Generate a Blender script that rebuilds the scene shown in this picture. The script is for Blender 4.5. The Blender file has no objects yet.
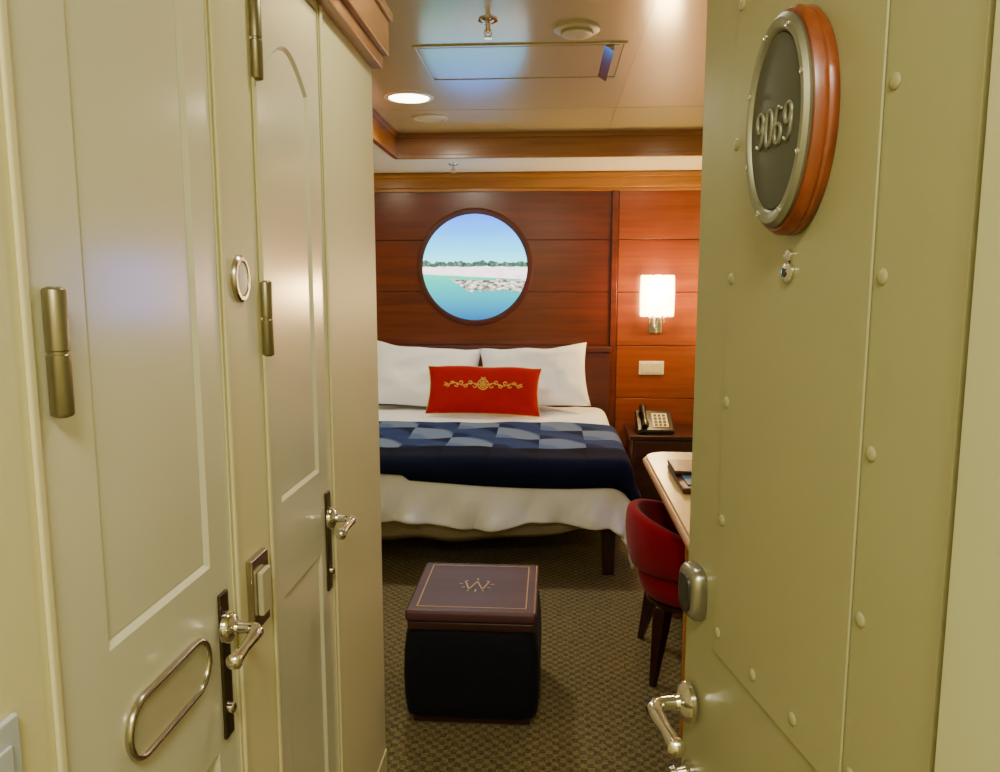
import bpy, bmesh, math
from mathutils import Vector, Matrix, noise

SC = bpy.context.scene
WORLD = {}   # object name -> world location used for parenting

# ------------------------------------------------------------------ materials
def lin(c):
    return c/12.92 if c <= 0.04045 else ((c+0.055)/1.055)**2.4
def hexc(h):
    h = h.lstrip('#')
    return tuple(lin(int(h[i:i+2], 16)/255) for i in (0, 2, 4)) + (1,)

def base_mat(name):
    m = bpy.data.materials.new(name)
    m.use_nodes = True
    nt = m.node_tree
    b = nt.nodes['Principled BSDF']
    return m, nt, b

def mat(name, col, rough=0.5, metal=0.0, var=0.06, scale=12, bump=0.0, bscale=60, spec=0.5, coat=0.0, sheen=0.0, crough=0.15):
    m, nt, b = base_mat(name)
    c = hexc(col)
    tc = nt.nodes.new('ShaderNodeTexCoord')
    no = nt.nodes.new('ShaderNodeTexNoise')
    no.inputs['Scale'].default_value = scale
    no.inputs['Detail'].default_value = 4
    nt.links.new(tc.outputs['Object'], no.inputs['Vector'])
    mx = nt.nodes.new('ShaderNodeMix'); mx.data_type = 'RGBA'
    mx.inputs['A'].default_value = tuple(x*(1-var) for x in c[:3])+(1,)
    mx.inputs['B'].default_value = tuple(min(1, x*(1+var)) for x in c[:3])+(1,)
    nt.links.new(no.outputs['Fac'], mx.inputs['Factor'])
    nt.links.new(mx.outputs['Result'], b.inputs['Base Color'])
    b.inputs['Roughness'].default_value = rough
    b.inputs['Metallic'].default_value = metal
    b.inputs['Specular IOR Level'].default_value = spec
    b.inputs['Coat Weight'].default_value = coat
    b.inputs['Coat Roughness'].default_value = crough
    b.inputs['Sheen Weight'].default_value = sheen
    if bump > 0:
        n2 = nt.nodes.new('ShaderNodeTexNoise'); n2.inputs['Scale'].default_value = bscale
        nt.links.new(tc.outputs['Object'], n2.inputs['Vector'])
        bp = nt.nodes.new('ShaderNodeBump'); bp.inputs['Strength'].default_value = bump
        bp.inputs['Distance'].default_value = 0.01
        nt.links.new(n2.outputs['Fac'], bp.inputs['Height'])
        nt.links.new(bp.outputs['Normal'], b.inputs['Normal'])
    return m

def wood(name, c1, c2, rough=0.35, axis='X', scale=3.0, coat=0.3):
    m, nt, b = base_mat(name)
    tc = nt.nodes.new('ShaderNodeTexCoord')
    mp = nt.nodes.new('ShaderNodeMapping')
    s = {'X': (0.35, 6, 6), 'Y': (6, 0.35, 6), 'Z': (6, 6, 0.35)}[axis]
    mp.inputs['Scale'].default_value = s
    nt.links.new(tc.outputs['Object'], mp.inputs['Vector'])
    no = nt.nodes.new('ShaderNodeTexNoise')
    no.inputs['Scale'].default_value = scale; no.inputs['Detail'].default_value = 8
    no.inputs['Distortion'].default_value = 0.6
    nt.links.new(mp.outputs['Vector'], no.inputs['Vector'])
    cr = nt.nodes.new('ShaderNodeValToRGB')
    cr.color_ramp.elements[0].position = 0.3; cr.color_ramp.elements[0].color = hexc(c1)
    cr.color_ramp.elements[1].position = 0.7; cr.color_ramp.elements[1].color = hexc(c2)
    nt.links.new(no.outputs['Fac'], cr.inputs['Fac'])
    nt.links.new(cr.outputs['Color'], b.inputs['Base Color'])
    b.inputs['Roughness'].default_value = rough
    b.inputs['Coat Weight'].default_value = coat
    b.inputs['Coat Roughness'].default_value = 0.2
    return m

def emis(name, col, strength, base='#ffffff'):
    m, nt, b = base_mat(name)
    b.inputs['Base Color'].default_value = hexc(base)
    tc = nt.nodes.new('ShaderNodeTexCoord')
    no = nt.nodes.new('ShaderNodeTexNoise'); no.inputs['Scale'].default_value = 6
    nt.links.new(tc.outputs['Object'], no.inputs['Vector'])
    mx = nt.nodes.new('ShaderNodeMix'); mx.data_type = 'RGBA'
    c = hexc(col)
    mx.inputs['A'].default_value = tuple(x*0.95 for x in c[:3])+(1,)
    mx.inputs['B'].default_value = c
    nt.links.new(no.outputs['Fac'], mx.inputs['Factor'])
    nt.links.new(mx.outputs['Result'], b.inputs['Emission Color'])
    b.inputs['Emission Strength'].default_value = strength
    return m

M = {}
M['cream'] = mat('cream_wall_paint', '#ded7a6', 0.42, 0, 0.03, 3, 0.05, 40)
M['door'] = mat('cream_door_paint', '#dddbbc', 0.30, 0, 0.03, 2, 0.05, 9, coat=0.8, crough=0.17)
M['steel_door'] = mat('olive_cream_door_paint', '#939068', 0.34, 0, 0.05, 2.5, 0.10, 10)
M['jamb'] = mat('pale_green_jamb_paint', '#c4c69e', 0.4, 0, 0.03, 3, 0.05, 20)
M['nickel'] = mat('brushed_nickel', '#b9b2a0', 0.25, 1.0, 0.08, 30)
M['chrome'] = mat('polished_chrome', '#dedad0', 0.10, 1.0, 0.03, 20)
M['bronze'] = mat('aged_bronze', '#5a4d38', 0.35, 0.9, 0.15, 40)
M['hinge'] = mat('hinge_nickel', '#8e8666', 0.36, 0.8, 0.12, 30)
M['satin'] = mat('satin_plate', '#c9c49e', 0.33, 0.2, 0.08, 20)
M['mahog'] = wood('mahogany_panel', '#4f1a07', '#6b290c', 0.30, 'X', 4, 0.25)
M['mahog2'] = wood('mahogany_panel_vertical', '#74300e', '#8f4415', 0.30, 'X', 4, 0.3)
M['frame'] = wood('dark_mahogany_ring', '#43150a', '#561d0c', 0.5, 'X', 4, 0.05)
M['crown'] = wood('honey_crown_wood', '#96601f', '#b9822f', 0.35, 'X', 3, 0.3)
M['crownY'] = wood('honey_crown_wood_long', '#7e4a1c', '#9a6226', 0.35, 'Y', 3, 0.3)
M['beam'] = wood('beam_wood', '#875220', '#a67032', 0.35, 'X', 3, 0.3)
M['darkwood'] = wood('dark_walnut', '#26100b', '#3c170e', 0.35, 'X', 4, 0.3)
M['legwood'] = wood('brown_leg_wood', '#260c09', '#381510', 0.4, 'Z', 5, 0.2)
M['desk'] = wood('light_maple_top', '#d3b56c', '#e2c880', 0.35, 'Y', 3, 0.2)
M['deskedge'] = wood('honey_desk_edge', '#a3662a', '#bd7d38', 0.35, 'Y', 3, 0.3)
M['plaquewood'] = wood('plaque_wood', '#5c260c', '#84401a', 0.35, 'Z', 8, 0.3)
M['ceil'] = mat('satin_ceiling_panel', '#d0c68c', 0.40, 0.0, 0.04, 2, 0.04, 4, spec=0.5, coat=1.0, crough=0.14)
M['ceil2'] = mat('white_ceiling_paint', '#f6f0d8', 0.5, 0, 0.03, 4)
M['white'] = mat('white_plastic', '#e6e2cf', 0.35)
M['paleblue'] = mat('pale_blue_grey_plastic', '#b9c2c4', 0.35)
M['sheet'] = mat('white_cotton', '#f4f7fa', 0.85, 0, 0.02, 8, 0.25, 14, sheen=0.2)
M['skirt'] = mat('beige_bed_base_fabric', '#9c9070', 0.9, 0, 0.05, 15, 0.2, 60)
M['redvel'] = mat('red_velvet', '#8c0420', 0.95, 0, 0.18, 10, 0.15, 120, sheen=0.12, spec=0.1)
M['redpil'] = mat('red_pillow_fabric', '#960602', 0.8, 0, 0.10, 12, 0.1, 150, sheen=0.0, spec=0.2)
M['gold'] = mat('gold_thread', '#d9a53a', 0.45, 0.3, 0.1, 60)
M['goldline'] = mat('gold_inlay', '#c09a60', 0.4, 0.2, 0.1, 60)
M['navy'] = mat('dark_navy_fabric', '#0b0b15', 0.85, 0, 0.15, 20, 0.2, 200, sheen=0.02, spec=0.2)
M['lid'] = wood('plum_leather_lid', '#401f28', '#532e38', 0.48, 'X', 2, 0.0)
M['lidside'] = wood('plum_lid_rim', '#2c0f0c', '#3a1611', 0.4, 'X', 3, 0.2)
M['black'] = mat('black_plastic', '#15130f', 0.3)
M['grey'] = mat('grey_plate', '#4a4c41', 0.5, 0.3, 0.08, 15)
M['pewter'] = mat('dull_pewter', '#7f7f6c', 0.42, 0.7, 0.08, 25)
M['pewterd'] = mat('light_pewter', '#7c7b68', 0.46, 0.6, 0.08, 25)
M['greyl'] = mat('pale_keypad', '#d2cca6', 0.4)
M['lockgrey'] = mat('lock_grey_metal', '#9a978a', 0.28, 0.9, 0.1, 20)
M['lockdark'] = mat('lock_dark_face', '#2c2b25', 0.35, 0.4, 0.1, 20)
M['leather'] = mat('brown_leather', '#4b2415', 0.4, 0, 0.15, 15, 0.2, 80)
M['blue'] = mat('blue_paper', '#3a6f8f', 0.5)
M['ivory'] = mat('ivory_sign', '#d9cfa0', 0.35)
M['shade'] = emis('glowing_lamp_shade', '#ffdc98', 14)
M['lens'] = emis('downlight_lens', '#fff2cf', 14)
M['blueglow'] = emis('added_blue_glow', '#5a6cff', 9, '#05060a')  # emission of the unseen panel added to tint the ceiling

# carpet ------------------------------------------------------------
def carpet():
    m, nt, b = base_mat('patterned_carpet')
    tc = nt.nodes.new('ShaderNodeTexCoord')
    mp = nt.nodes.new('ShaderNodeMapping'); mp.inputs['Rotation'].default_value = (0, 0, 0)
    nt.links.new(tc.outputs['Object'], mp.inputs['Vector'])
    n0 = nt.nodes.new('ShaderNodeTexNoise'); n0.inputs['Scale'].default_value = 30
    nt.links.new(mp.outputs['Vector'], n0.inputs['Vector'])
    wv = nt.nodes.new('ShaderNodeMix'); wv.data_type = 'VECTOR'; wv.inputs['Factor'].default_value = 0.012
    nt.links.new(mp.outputs['Vector'], wv.inputs['A']); nt.links.new(n0.outputs['Color'], wv.inputs['B'])
    ch = nt.nodes.new('ShaderNodeTexChecker'); ch.inputs['Scale'].default_value = 46
    ch.inputs['Color1'].default_value = hexc('#7e6f44'); ch.inputs['Color2'].default_value = hexc('#3f3825')
    vo = nt.nodes.new('ShaderNodeTexVoronoi'); vo.inputs['Scale'].default_value = 60
    vo.inputs['Randomness'].default_value = 0.6
    nt.links.new(wv.outputs[1], ch.inputs['Vector']); nt.links.new(mp.outputs['Vector'], vo.inputs['Vector'])
    cr = nt.nodes.new('ShaderNodeValToRGB')
    cr.color_ramp.elements[0].position = 0.15; cr.color_ramp.elements[0].color = hexc('#3a3323')
    cr.color_ramp.elements[1].position = 0.60; cr.color_ramp.elements[1].color = hexc('#776944')
    nt.links.new(vo.outputs['Distance'], cr.inputs['Fac'])
    mx = nt.nodes.new('ShaderNodeMix'); mx.data_type = 'RGBA'; mx.inputs['Factor'].default_value = 0.45
    nt.links.new(ch.outputs['Color'], mx.inputs['A']); nt.links.new(cr.outputs['Color'], mx.inputs['B'])
    no = nt.nodes.new('ShaderNodeTexNoise'); no.inputs['Scale'].default_value = 130
    nt.links.new(mp.outputs['Vector'], no.inputs['Vector'])
    mul = nt.nodes.new('ShaderNodeMix'); mul.data_type = 'RGBA'; mul.blend_type = 'OVERLAY'
    mul.inputs['Factor'].default_value = 0.8
    nt.links.new(mx.outputs['Result'], mul.inputs['A']); nt.links.new(no.outputs['Fac'], mul.inputs['B'])
    nt.links.new(mul.outputs['Result'], b.inputs['Base Color'])
    bp = nt.nodes.new('ShaderNodeBump'); bp.inputs['Strength'].default_value = 0.4; bp.inputs['Distance'].default_value = 0.01
    nt.links.new(no.outputs['Fac'], bp.inputs['Height']); nt.links.new(bp.outputs['Normal'], b.inputs['Normal'])
    b.inputs['Roughness'].default_value = 0.95
    return m
M['carpet'] = carpet()

def math_node(nt, op, a, bb=None, c=None):
    n = nt.nodes.new('ShaderNodeMath'); n.operation = op
    for i, v in enumerate((a, bb, c)):
        if v is None: continue
        if isinstance(v, (int, float)): n.inputs[i].default_value = v
        else: nt.links.new(v, n.inputs[i])
    return n.outputs[0]
def mixc(nt, fac, a, b):
    n = nt.nodes.new('ShaderNodeMix'); n.data_type = 'RGBA'
    nt.links.new(fac, n.inputs['Factor']) if not isinstance(fac, (int, float)) else setattr(n.inputs['Factor'], 'default_value', fac)
    for k, v in (('A', a), ('B', b)):
        if isinstance(v, tuple): n.inputs[k].default_value = v
        else: nt.links.new(v, n.inputs[k])
    return n.outputs['Result']

def runner_mat():
    m, nt, b = base_mat('navy_scallop_runner')
    uv = nt.nodes.new('ShaderNodeUVMap'); uv.uv_map = 'UVMap'
    sp = nt.nodes.new('ShaderNodeSeparateXYZ'); nt.links.new(uv.outputs['UV'], sp.inputs[0])
    cu, cv = 0.25, 0.27
    U = math_node(nt, 'DIVIDE', sp.outputs[0], cu)
    V = math_node(nt, 'DIVIDE', math_node(nt, 'SUBTRACT', sp.outputs[1], 0.22), cv)
    iv = math_node(nt, 'FLOOR', V); fv = math_node(nt, 'FRACT', V)
    iu = math_node(nt, 'FLOOR', U); fu = math_node(nt, 'FRACT', U)
    par = math_node(nt, 'FLOORED_MODULO', math_node(nt, 'ADD', iu, iv), 2.0)
    d = math_node(nt, 'SQRT', math_node(nt, 'ADD', math_node(nt, 'POWER', fu, 2.0), math_node(nt, 'POWER', fv, 2.0)))
    def soft(edge):
        n = nt.nodes.new('ShaderNodeMapRange'); n.inputs['From Min'].default_value = edge-0.06
        n.inputs['From Max'].default_value = edge+0.06; n.inputs['To Min'].default_value = 1; n.inputs['To Max'].default_value = 0
        nt.links.new(d, n.inputs['Value']); return n.outputs['Result']
    inside = soft(1.05); core = soft(0.42)
    c_light = mixc(nt, core, mixc(nt, inside, hexc('#22345c'), hexc('#60708c')), hexc('#4c5f84'))
    c_dark = mixc(nt, core, mixc(nt, inside, hexc('#0c1434'), hexc('#26375f')), hexc('#131e44'))
    pat = mixc(nt, par, c_light, c_dark)
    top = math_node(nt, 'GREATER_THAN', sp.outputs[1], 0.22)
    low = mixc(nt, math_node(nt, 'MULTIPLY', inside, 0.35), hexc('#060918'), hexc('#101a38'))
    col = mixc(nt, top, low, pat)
    nt.links.new(col, b.inputs['Base Color'])
    b.inputs['Roughness'].default_value = 0.95
    b.inputs['Specular IOR Level'].default_value = 0.12
    return m
M['runner'] = runner_mat()

def seaview():
    m, nt, b = base_mat('beach_view_screen')
    tc = nt.nodes.new('ShaderNodeTexCoord'); sp = nt.nodes.new('ShaderNodeSeparateXYZ')
    nt.links.new(tc.outputs['Object'], sp.inputs[0])
    X, Z = sp.outputs[0], sp.outputs[2]
    def nz(scale, sx=1, sz=1, det=4):
        mp = nt.nodes.new('ShaderNodeMapping'); mp.inputs['Scale'].default_value = (sx, 1, sz)
        nt.links.new(tc.outputs['Object'], mp.inputs['Vector'])
        n = nt.nodes.new('ShaderNodeTexNoise'); n.inputs['Scale'].default_value = scale; n.inputs['Detail'].default_value = det
        nt.links.new(mp.outputs['Vector'], n.inputs['Vector']); return n.outputs['Fac']
    def ramp(fac, els):
        r = nt.nodes.new('ShaderNodeValToRGB')
        while len(r.color_ramp.elements) < len(els): r.color_ramp.elements.new(0.5)
        for e, (p, c) in zip(r.color_ramp.elements, els):
            e.position = p; e.color = hexc(c)
        nt.links.new(fac, r.inputs['Fac']); return r.outputs['Color']
    zn = math_node(nt, 'MULTIPLY_ADD', Z, 1/0.76, 0.5)
    sky = ramp(zn, [(0.52, '#80f4ff'), (0.66, '#18d0ff'), (0.82, '#009cff'), (1.0, '#0068ff')])
    cl = math_node(nt, 'MULTIPLY', nz(4, 0.5, 1.4, 1), 0.08)
    sky = mixc(nt, cl, sky, hexc('#d6ffff'))
    sea = ramp(zn, [(0.0, '#00508c'), (0.18, '#0088a0'), (0.36, '#00b4a4'), (0.44, '#00d0a4')])
    sea = mixc(nt, math_node(nt, 'MULTIPLY', nz(30, 0.5, 3), 0.25), sea, hexc('#00687c'))
    edge = math_node(nt, 'MULTIPLY_ADD', nz(26, 1, 0.2), 0.07, 0.0)
    land = math_node(nt, 'LESS_THAN', Z, math_node(nt, 'ADD', edge, 0.005))
    col = mixc(nt, land, sky, ramp(nz(50), [(0.35, '#16362c'), (0.6, '#44685a'), (0.8, '#a09088')]))
    beach = math_node(nt, 'LESS_THAN', Z, math_node(nt, 'MULTIPLY_ADD', nz(18, 1, 0.2), 0.03, -0.01))
    col = mixc(nt, beach, col, ramp(nz(14, 1, 3), [(0.3, '#f0d4d8'), (0.6, '#fff6f0')]))
    wl = math_node(nt, 'MULTIPLY_ADD', X, -0.05, -0.068)
    sw = math_node(nt, 'LESS_THAN', Z, wl)
    col = mixc(nt, sw, col, sea)
    jet_t = math_node(nt, 'LESS_THAN', Z, math_node(nt, 'MULTIPLY_ADD', nz(30, 1, 0.3), 0.06, -0.118))
    jet_b = math_node(nt, 'GREATER_THAN', Z, math_node(nt, 'MULTIPLY_ADD', nz(16, 1, 0.3), -0.09, -0.125))
    jx = math_node(nt, 'GREATER_THAN', X, math_node(nt, 'MULTIPLY_ADD', Z, -1.6, -0.32))
    jet = math_node(nt, 'MULTIPLY', math_node(nt, 'MULTIPLY', jet_t, jet_b), jx)
    col = mixc(nt, jet, col, ramp(nz(42, 0.7, 1.5, 3), [(0.38, '#4d473c'), (0.48, '#9a9184'), (0.64, '#e6e0d4')]))
    b.inputs['Base Color'].default_value = (0.02, 0.02, 0.02, 1)
    b.inputs['Roughness'].default_value = 0.6
    nt.links.new(col, b.inputs['Emission Color'])
    b.inputs['Emission Strength'].default_value = 3.4
    return m
M['view'] = seaview()

# ------------------------------------------------------------------ object helpers
def put(name, verts, faces, material, smooth=False, parent=None, label=None, category=None,
        structure=False, origin=None, uvs=None, group=None):
    me = bpy.data.meshes.new(name)
    vs = [Vector(v) for v in verts]
    if origin is None:
        mn = Vector([min(v[i] for v in vs) for i in range(3)]); mxv = Vector([max(v[i] for v in vs) for i in range(3)])
        origin = Vector(((mn.x+mxv.x)/2, (mn.y+mxv.y)/2, mn.z))
    origin = Vector(origin)
    me.from_pydata([tuple(v-origin) for v in vs], [], faces)
    if uvs:
        ul = me.uv_layers.new(name='UVMap')
        for lp in me.loops:
            ul.data[lp.index].uv = uvs[lp.vertex_index]
    bm = bmesh.new(); bm.from_mesh(me)
    bmesh.ops.recalc_face_normals(bm, faces=bm.faces); bm.to_mesh(me); bm.free()
    if smooth:
        for p in me.polygons: p.use_smooth = True
    mats = material if isinstance(material, list) else [material]
    for mm in mats: me.materials.append(mm)
    ob = bpy.data.objects.new(name, me)
    bpy.context.collection.objects.link(ob)
    return reg(ob, origin, parent, label, category, structure, group)

def reg(ob, origin, parent=None, label=None, category=None, structure=False, group=None):
    WORLD[ob.name] = Vector(origin)
    if parent is not None:
        ob.parent = parent
        ob.location = Vector(origin) - WORLD[parent.name]
    else:
        ob.location = origin
    if label: ob['label'] = label
    if category and parent is None: ob['category'] = category
    if structure: ob['kind'] = 'structure'
    if group: ob['group'] = group
    return ob

def empty(name, loc, label=None, category=None, parent=None, group=None, structure=False):
    e = bpy.data.objects.new(name, None); e.empty_display_size = 0.05
    bpy.context.collection.objects.link(e)
    return reg(e, Vector(loc), parent, label, category, structure, group)

def bevel(ob, w, seg=2):
    md = ob.modifiers.new('bev', 'BEVEL'); md.width = w; md.segments = seg; md.limit_method = 'ANGLE'
    for p in ob.data.polygons: p.use_smooth = True
    wn = ob.modifiers.new('wn', 'WEIGHTED_NORMAL')
    return ob

def boxgeo(x0, x1, y0, y1, z0, z1):
    v = [(x, y, z) for x in (x0, x1) for y in (y0, y1) for z in (z0, z1)]
    f = [(0, 1, 3, 2), (4, 6, 7, 5), (0, 4, 5, 1), (2, 3, 7, 6), (0, 2, 6, 4), (1, 5, 7, 3)]
    return v, f
def merge(parts):
    V, F = [], []
    for v, f in parts:
        o = len(V); V += list(v); F += [tuple(i+o for i in q) for q in f]
    return V, F
def box(name, b6, material, bev=0, **k):
    v, f = boxgeo(*b6)
    ob = put(name, v, f, material, **k)
    if bev: bevel(ob, bev)
    return ob
def boxes(name, lst, material, bev=0, **k):
    v, f = merge([boxgeo(*b) for b in lst])
    ob = put(name, v, f, material, **k)
    if bev: bevel(ob, bev)
    return ob

def frame_of(d):
    d = Vector(d).normalized()
    a = Vector((0, 0, 1)) if abs(d.z) < 0.9 else Vector((1, 0, 0))
    s = d.cross(a).normalized(); t = s.cross(d).normalized()
    return d, s, t

def sweep(pts, radii, n=12, closed=False, flat=1.0):
    pts = [Vector(p) for p in pts]; N = len(pts)
    if isinstance(radii, (int, float)): radii = [radii]*N
    V, F = [], []
    prev = None
    for i, p in enumerate(pts):
        if closed: d = pts[(i+1) % N]-pts[i-1]
        else: d = pts[min(i+1, N-1)]-pts[max(i-1, 0)]
        d.normalize()
        if prev is None: _, s, t = frame_of(d)
        else:
            s = (prev - d*prev.dot(d)).normalized(); t = s.cross(d).normalized()
        prev = s
        for k in range(n):
            a = 2*math.pi*k/n
            V.append(p + s*math.cos(a)*radii[i] + t*math.sin(a)*radii[i]*flat)
    M2 = N if closed else N-1
    for i in range(M2):
        for k in range(n):
            a = i*n+k; b = i*n+(k+1) % n; j = ((i+1) % N)*n
            F.append((a, b, j+(k+1) % n, j+k))
    if not closed:
        F.append(tuple(range(n))); F.append(tuple((N-1)*n+k for k in range(n)))
    return V, F

def lathe(profile, center, axis, n=32, sx=1.0, sz=1.0, power=1.0):
    """profile: list of (r, h) along axis. sx/sz scale the two radial axes."""
    d, s, t = frame_of(axis); c = Vector(center)
    V, F = [], []
    for r, h in profile:
        for k in range(n):
            a = 2*math.pi*k/n
            ca, sa = math.cos(a), math.sin(a)
            ca = math.copysign(abs(ca)**power, ca); sa = math.copysign(abs(sa)**power, sa)
            V.append(c + d*h + s*ca*r*sx + t*sa*r*sz)
    for i in range(len(profile)-1):
        for k in range(n):
            F.append((i*n+k, i*n+(k+1) % n, (i+1)*n+(k+1) % n, (i+1)*n+k))
    F.append(tuple(range(n))); F.append(tuple((len(profile)-1)*n+k for k in range(n)))
    return V, F
def lat(name, profile, center, axis, material, n=32, sx=1, sz=1, bev=0, power=1.0, **k):
    v, f = lathe(profile, center, axis, n, sx, sz, power)
    ob = put(name, v, f, material, smooth=True, **k)
    md = ob.modifiers.new('es', 'EDGE_SPLIT'); md.split_angle = math.radians(40)
    return ob
def tub(name, pts, r, material, n=12, closed=False, flat=1.0, **k):
    v, f = sweep(pts, r, n, closed, flat)
    ob = put(name, v, f, material, smooth=True, **k)
    md = ob.modifiers.new('es', 'EDGE_SPLIT'); md.split_angle = math.radians(50)
    return ob

# ------------------------------------------------------------------ constants of the room
XL, XR, YB = -0.49, 1.12, 5.70
XS = -2.0
ZC, ZL = 2.43, 2.29
YE = 2.145

# ------------------------------------------------------------------ shell
box('floor', (XS-.1, XR+.1, -1.3, YB+.1, -0.06, 0), M['carpet'], structure=True, origin=(0, 0, 0))
box('ceiling', (XS-.1, XR+.1, -1.3, YB+.1, ZC, ZC+.08), M['ceil'], structure=True)
boxes('trim_1', [(XS, XR, 4.975, YB, ZL, ZC), (XS, -1.005, YE+.1, 4.975, ZL, ZC)], M['ceil2'], structure=True)
box('wall_back', (XS-.1, XR+.1, YB, YB+.1, 0, ZC), M['mahog'], structure=True)
box('wall_right', (XR, XR+.1, -1.3, YB, 0, ZC), M['cream'], structure=True)
box('wall_side', (XS-.1, XS, YE, YB, 0, ZC), M['cream'], structure=True)
box('wall_behind', (XL-.1, XR, -1.4, -1.3, 0, ZC), M['cream'], structure=True)
D1 = (0.700, 1.115); D2 = (1.292, 1.655)
g = 0.003
boxes('wall_left', [(XL-.1, XL, -1.3, D1[0]-g, 0, ZC), (XL-.1, XL, D1[1]+g, D2[0]-g, 0, ZC),
                    (XL-.1, XL, D2[1]+g, YE, 0, ZC),
                    (XL-.1, XL, D1[0]-g, D1[1]+g, 2.06, ZC), (XL-.1, XL, D2[0]-g, D2[1]+g, 2.06, ZC)],
      M['cream'], structure=True)
box('wall_closet', (XS, XL-.1, YE, YE+.08, 0, ZC), M['cream'], structure=True)
box('wall_front', (0.285, XR, 0.40, 0.50, 0, ZC), M['cream'], structure=True)
box('trim_2', (0.268, 0.284, 0.20, 0.515, 0, 2.1), M['jamb'], 0.002, structure=True)
# crown on closet wall
boxes('trim_3', [(XL, XL+.030, 0.9, YE+.01, 2.075, 2.11), (XL, XL+.045, 0.9, YE+.02, 2.11, 2.20), (XL, XL+.055, 0.9, YE+.03, 2.20, 2.225)],
      M['crownY'], 0.004, structure=True)
# beam fascias
boxes('trim_4', [(-1.0, XR, 4.95, 4.972, ZL-.005, ZC), (-1.0, XR, 4.93, 4.95, ZC-.03, ZC), (-1.0, XR, 4.94, 4.972, ZL-.012, ZL+.012)], M['beam'], 0.002, structure=True)
boxes('trim_5', [(-1.002, -0.98, YE+.1, 4.95, ZL-.005, ZC), (-0.98, -0.96, YE+.1, 4.93, ZC-.03, ZC), (-1.002, -0.97, YE+.1, 4.95, ZL-.012, ZL+.012)], M['crownY'], 0.002, structure=True)
# crown on back wall
boxes('trim_6', [(XS, XR, YB-.05, YB, 2.18, ZL), (XS, XR, YB-.03, YB, 2.155, 2.185), (XS, XR, YB-.065, YB, 2.25, 2.275)], M['crown'], 0.004, structure=True)
# mahogany boards of back wall : left field + right field with grooves
bl = []
zs = [0.0, 0.66, 1.047, 1.436, 1.811, 2.158]
for a, b in zip(zs[:-1], zs[1:]):
    bl.append((XS, 0.425, YB-.014, YB-.001, a+.003, b-.003))
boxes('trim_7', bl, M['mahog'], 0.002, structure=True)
bl = []
for a, b in zip(zs[:-1], zs[1:]):
    bl.append((0.480, XR, YB-.020, YB-.001, a+.003, b-.003))
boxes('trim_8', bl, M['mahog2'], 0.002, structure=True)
box('trim_9', (0.430, 0.474, YB-.030, YB-.001, 0, 2.158), M['mahog'], 0.003, structure=True)
# hatch in the ceiling
hx0, hx1, hy0, hy1 = -0.56, 0.288, 3.16, 3.68
t = 0.014
boxes('trim_10', [(hx0, hx1, hy0, hy0+t, ZC-.006, ZC), (hx0, hx1, hy1-t, hy1, ZC-.006, ZC),
                  (hx0, hx0+t, hy0+t, hy1-t, ZC-.006, ZC), (hx1-t, hx1, hy0+t, hy1-t, ZC-.006, ZC),
                  (hx0+.03, hx1-.03, hy0+.03, hy1-.03, ZC-.004, ZC)], M['ceil'], 0.001, structure=True)
# chrome strip added at the hatch end, tilted to mirror the porthole
sv = [(0.200, hy0+.03, ZC-.0045), (0.236, hy0+.03, ZC-.028), (0.240, hy0+.03, ZC-.0045),
      (0.200, hy1-.03, ZC-.0045), (0.236, hy1-.03, ZC-.028), (0.240, hy1-.03, ZC-.0045)]
put('trim_14', sv, [(0, 1, 2), (3, 5, 4), (0, 3, 4, 1), (1, 4, 5, 2), (2, 5, 3, 0)], M['chrome'], structure=True)
# ceiling panel seams
boxes('trim_11', [(-0.98, XR, 4.30, 4.305, ZC-.002, ZC), (0.335, 0.340, 0.5, 4.93, ZC-.002, ZC)], M['ceil'], structure=True)
# baseboard
box('baseboard_left', (XL, XL+.004, 1.70, YE, 0, 0.10), M['cream'], 0.001, structure=True)

# ------------------------------------------------------------------ panel doors
def offset_poly(pts, d):
    n = len(pts); out = []
    for i in range(n):
        p0 = Vector(pts[i-1]); p1 = Vector(pts[i]); p2 = Vector(pts[(i+1) % n])
        e1 = (p1-p0).normalized(); e2 = (p2-p1).normalized()
        n1 = Vector((-e1.y, e1.x)); n2 = Vector((-e2.y, e2.x))
        b = (n1+n2)
        if b.length < 1e-6: b = n1
        b.normalize(); k = d/max(0.3, b.dot(n1))
        out.append(tuple(p1+b*k))
    return out

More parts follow.
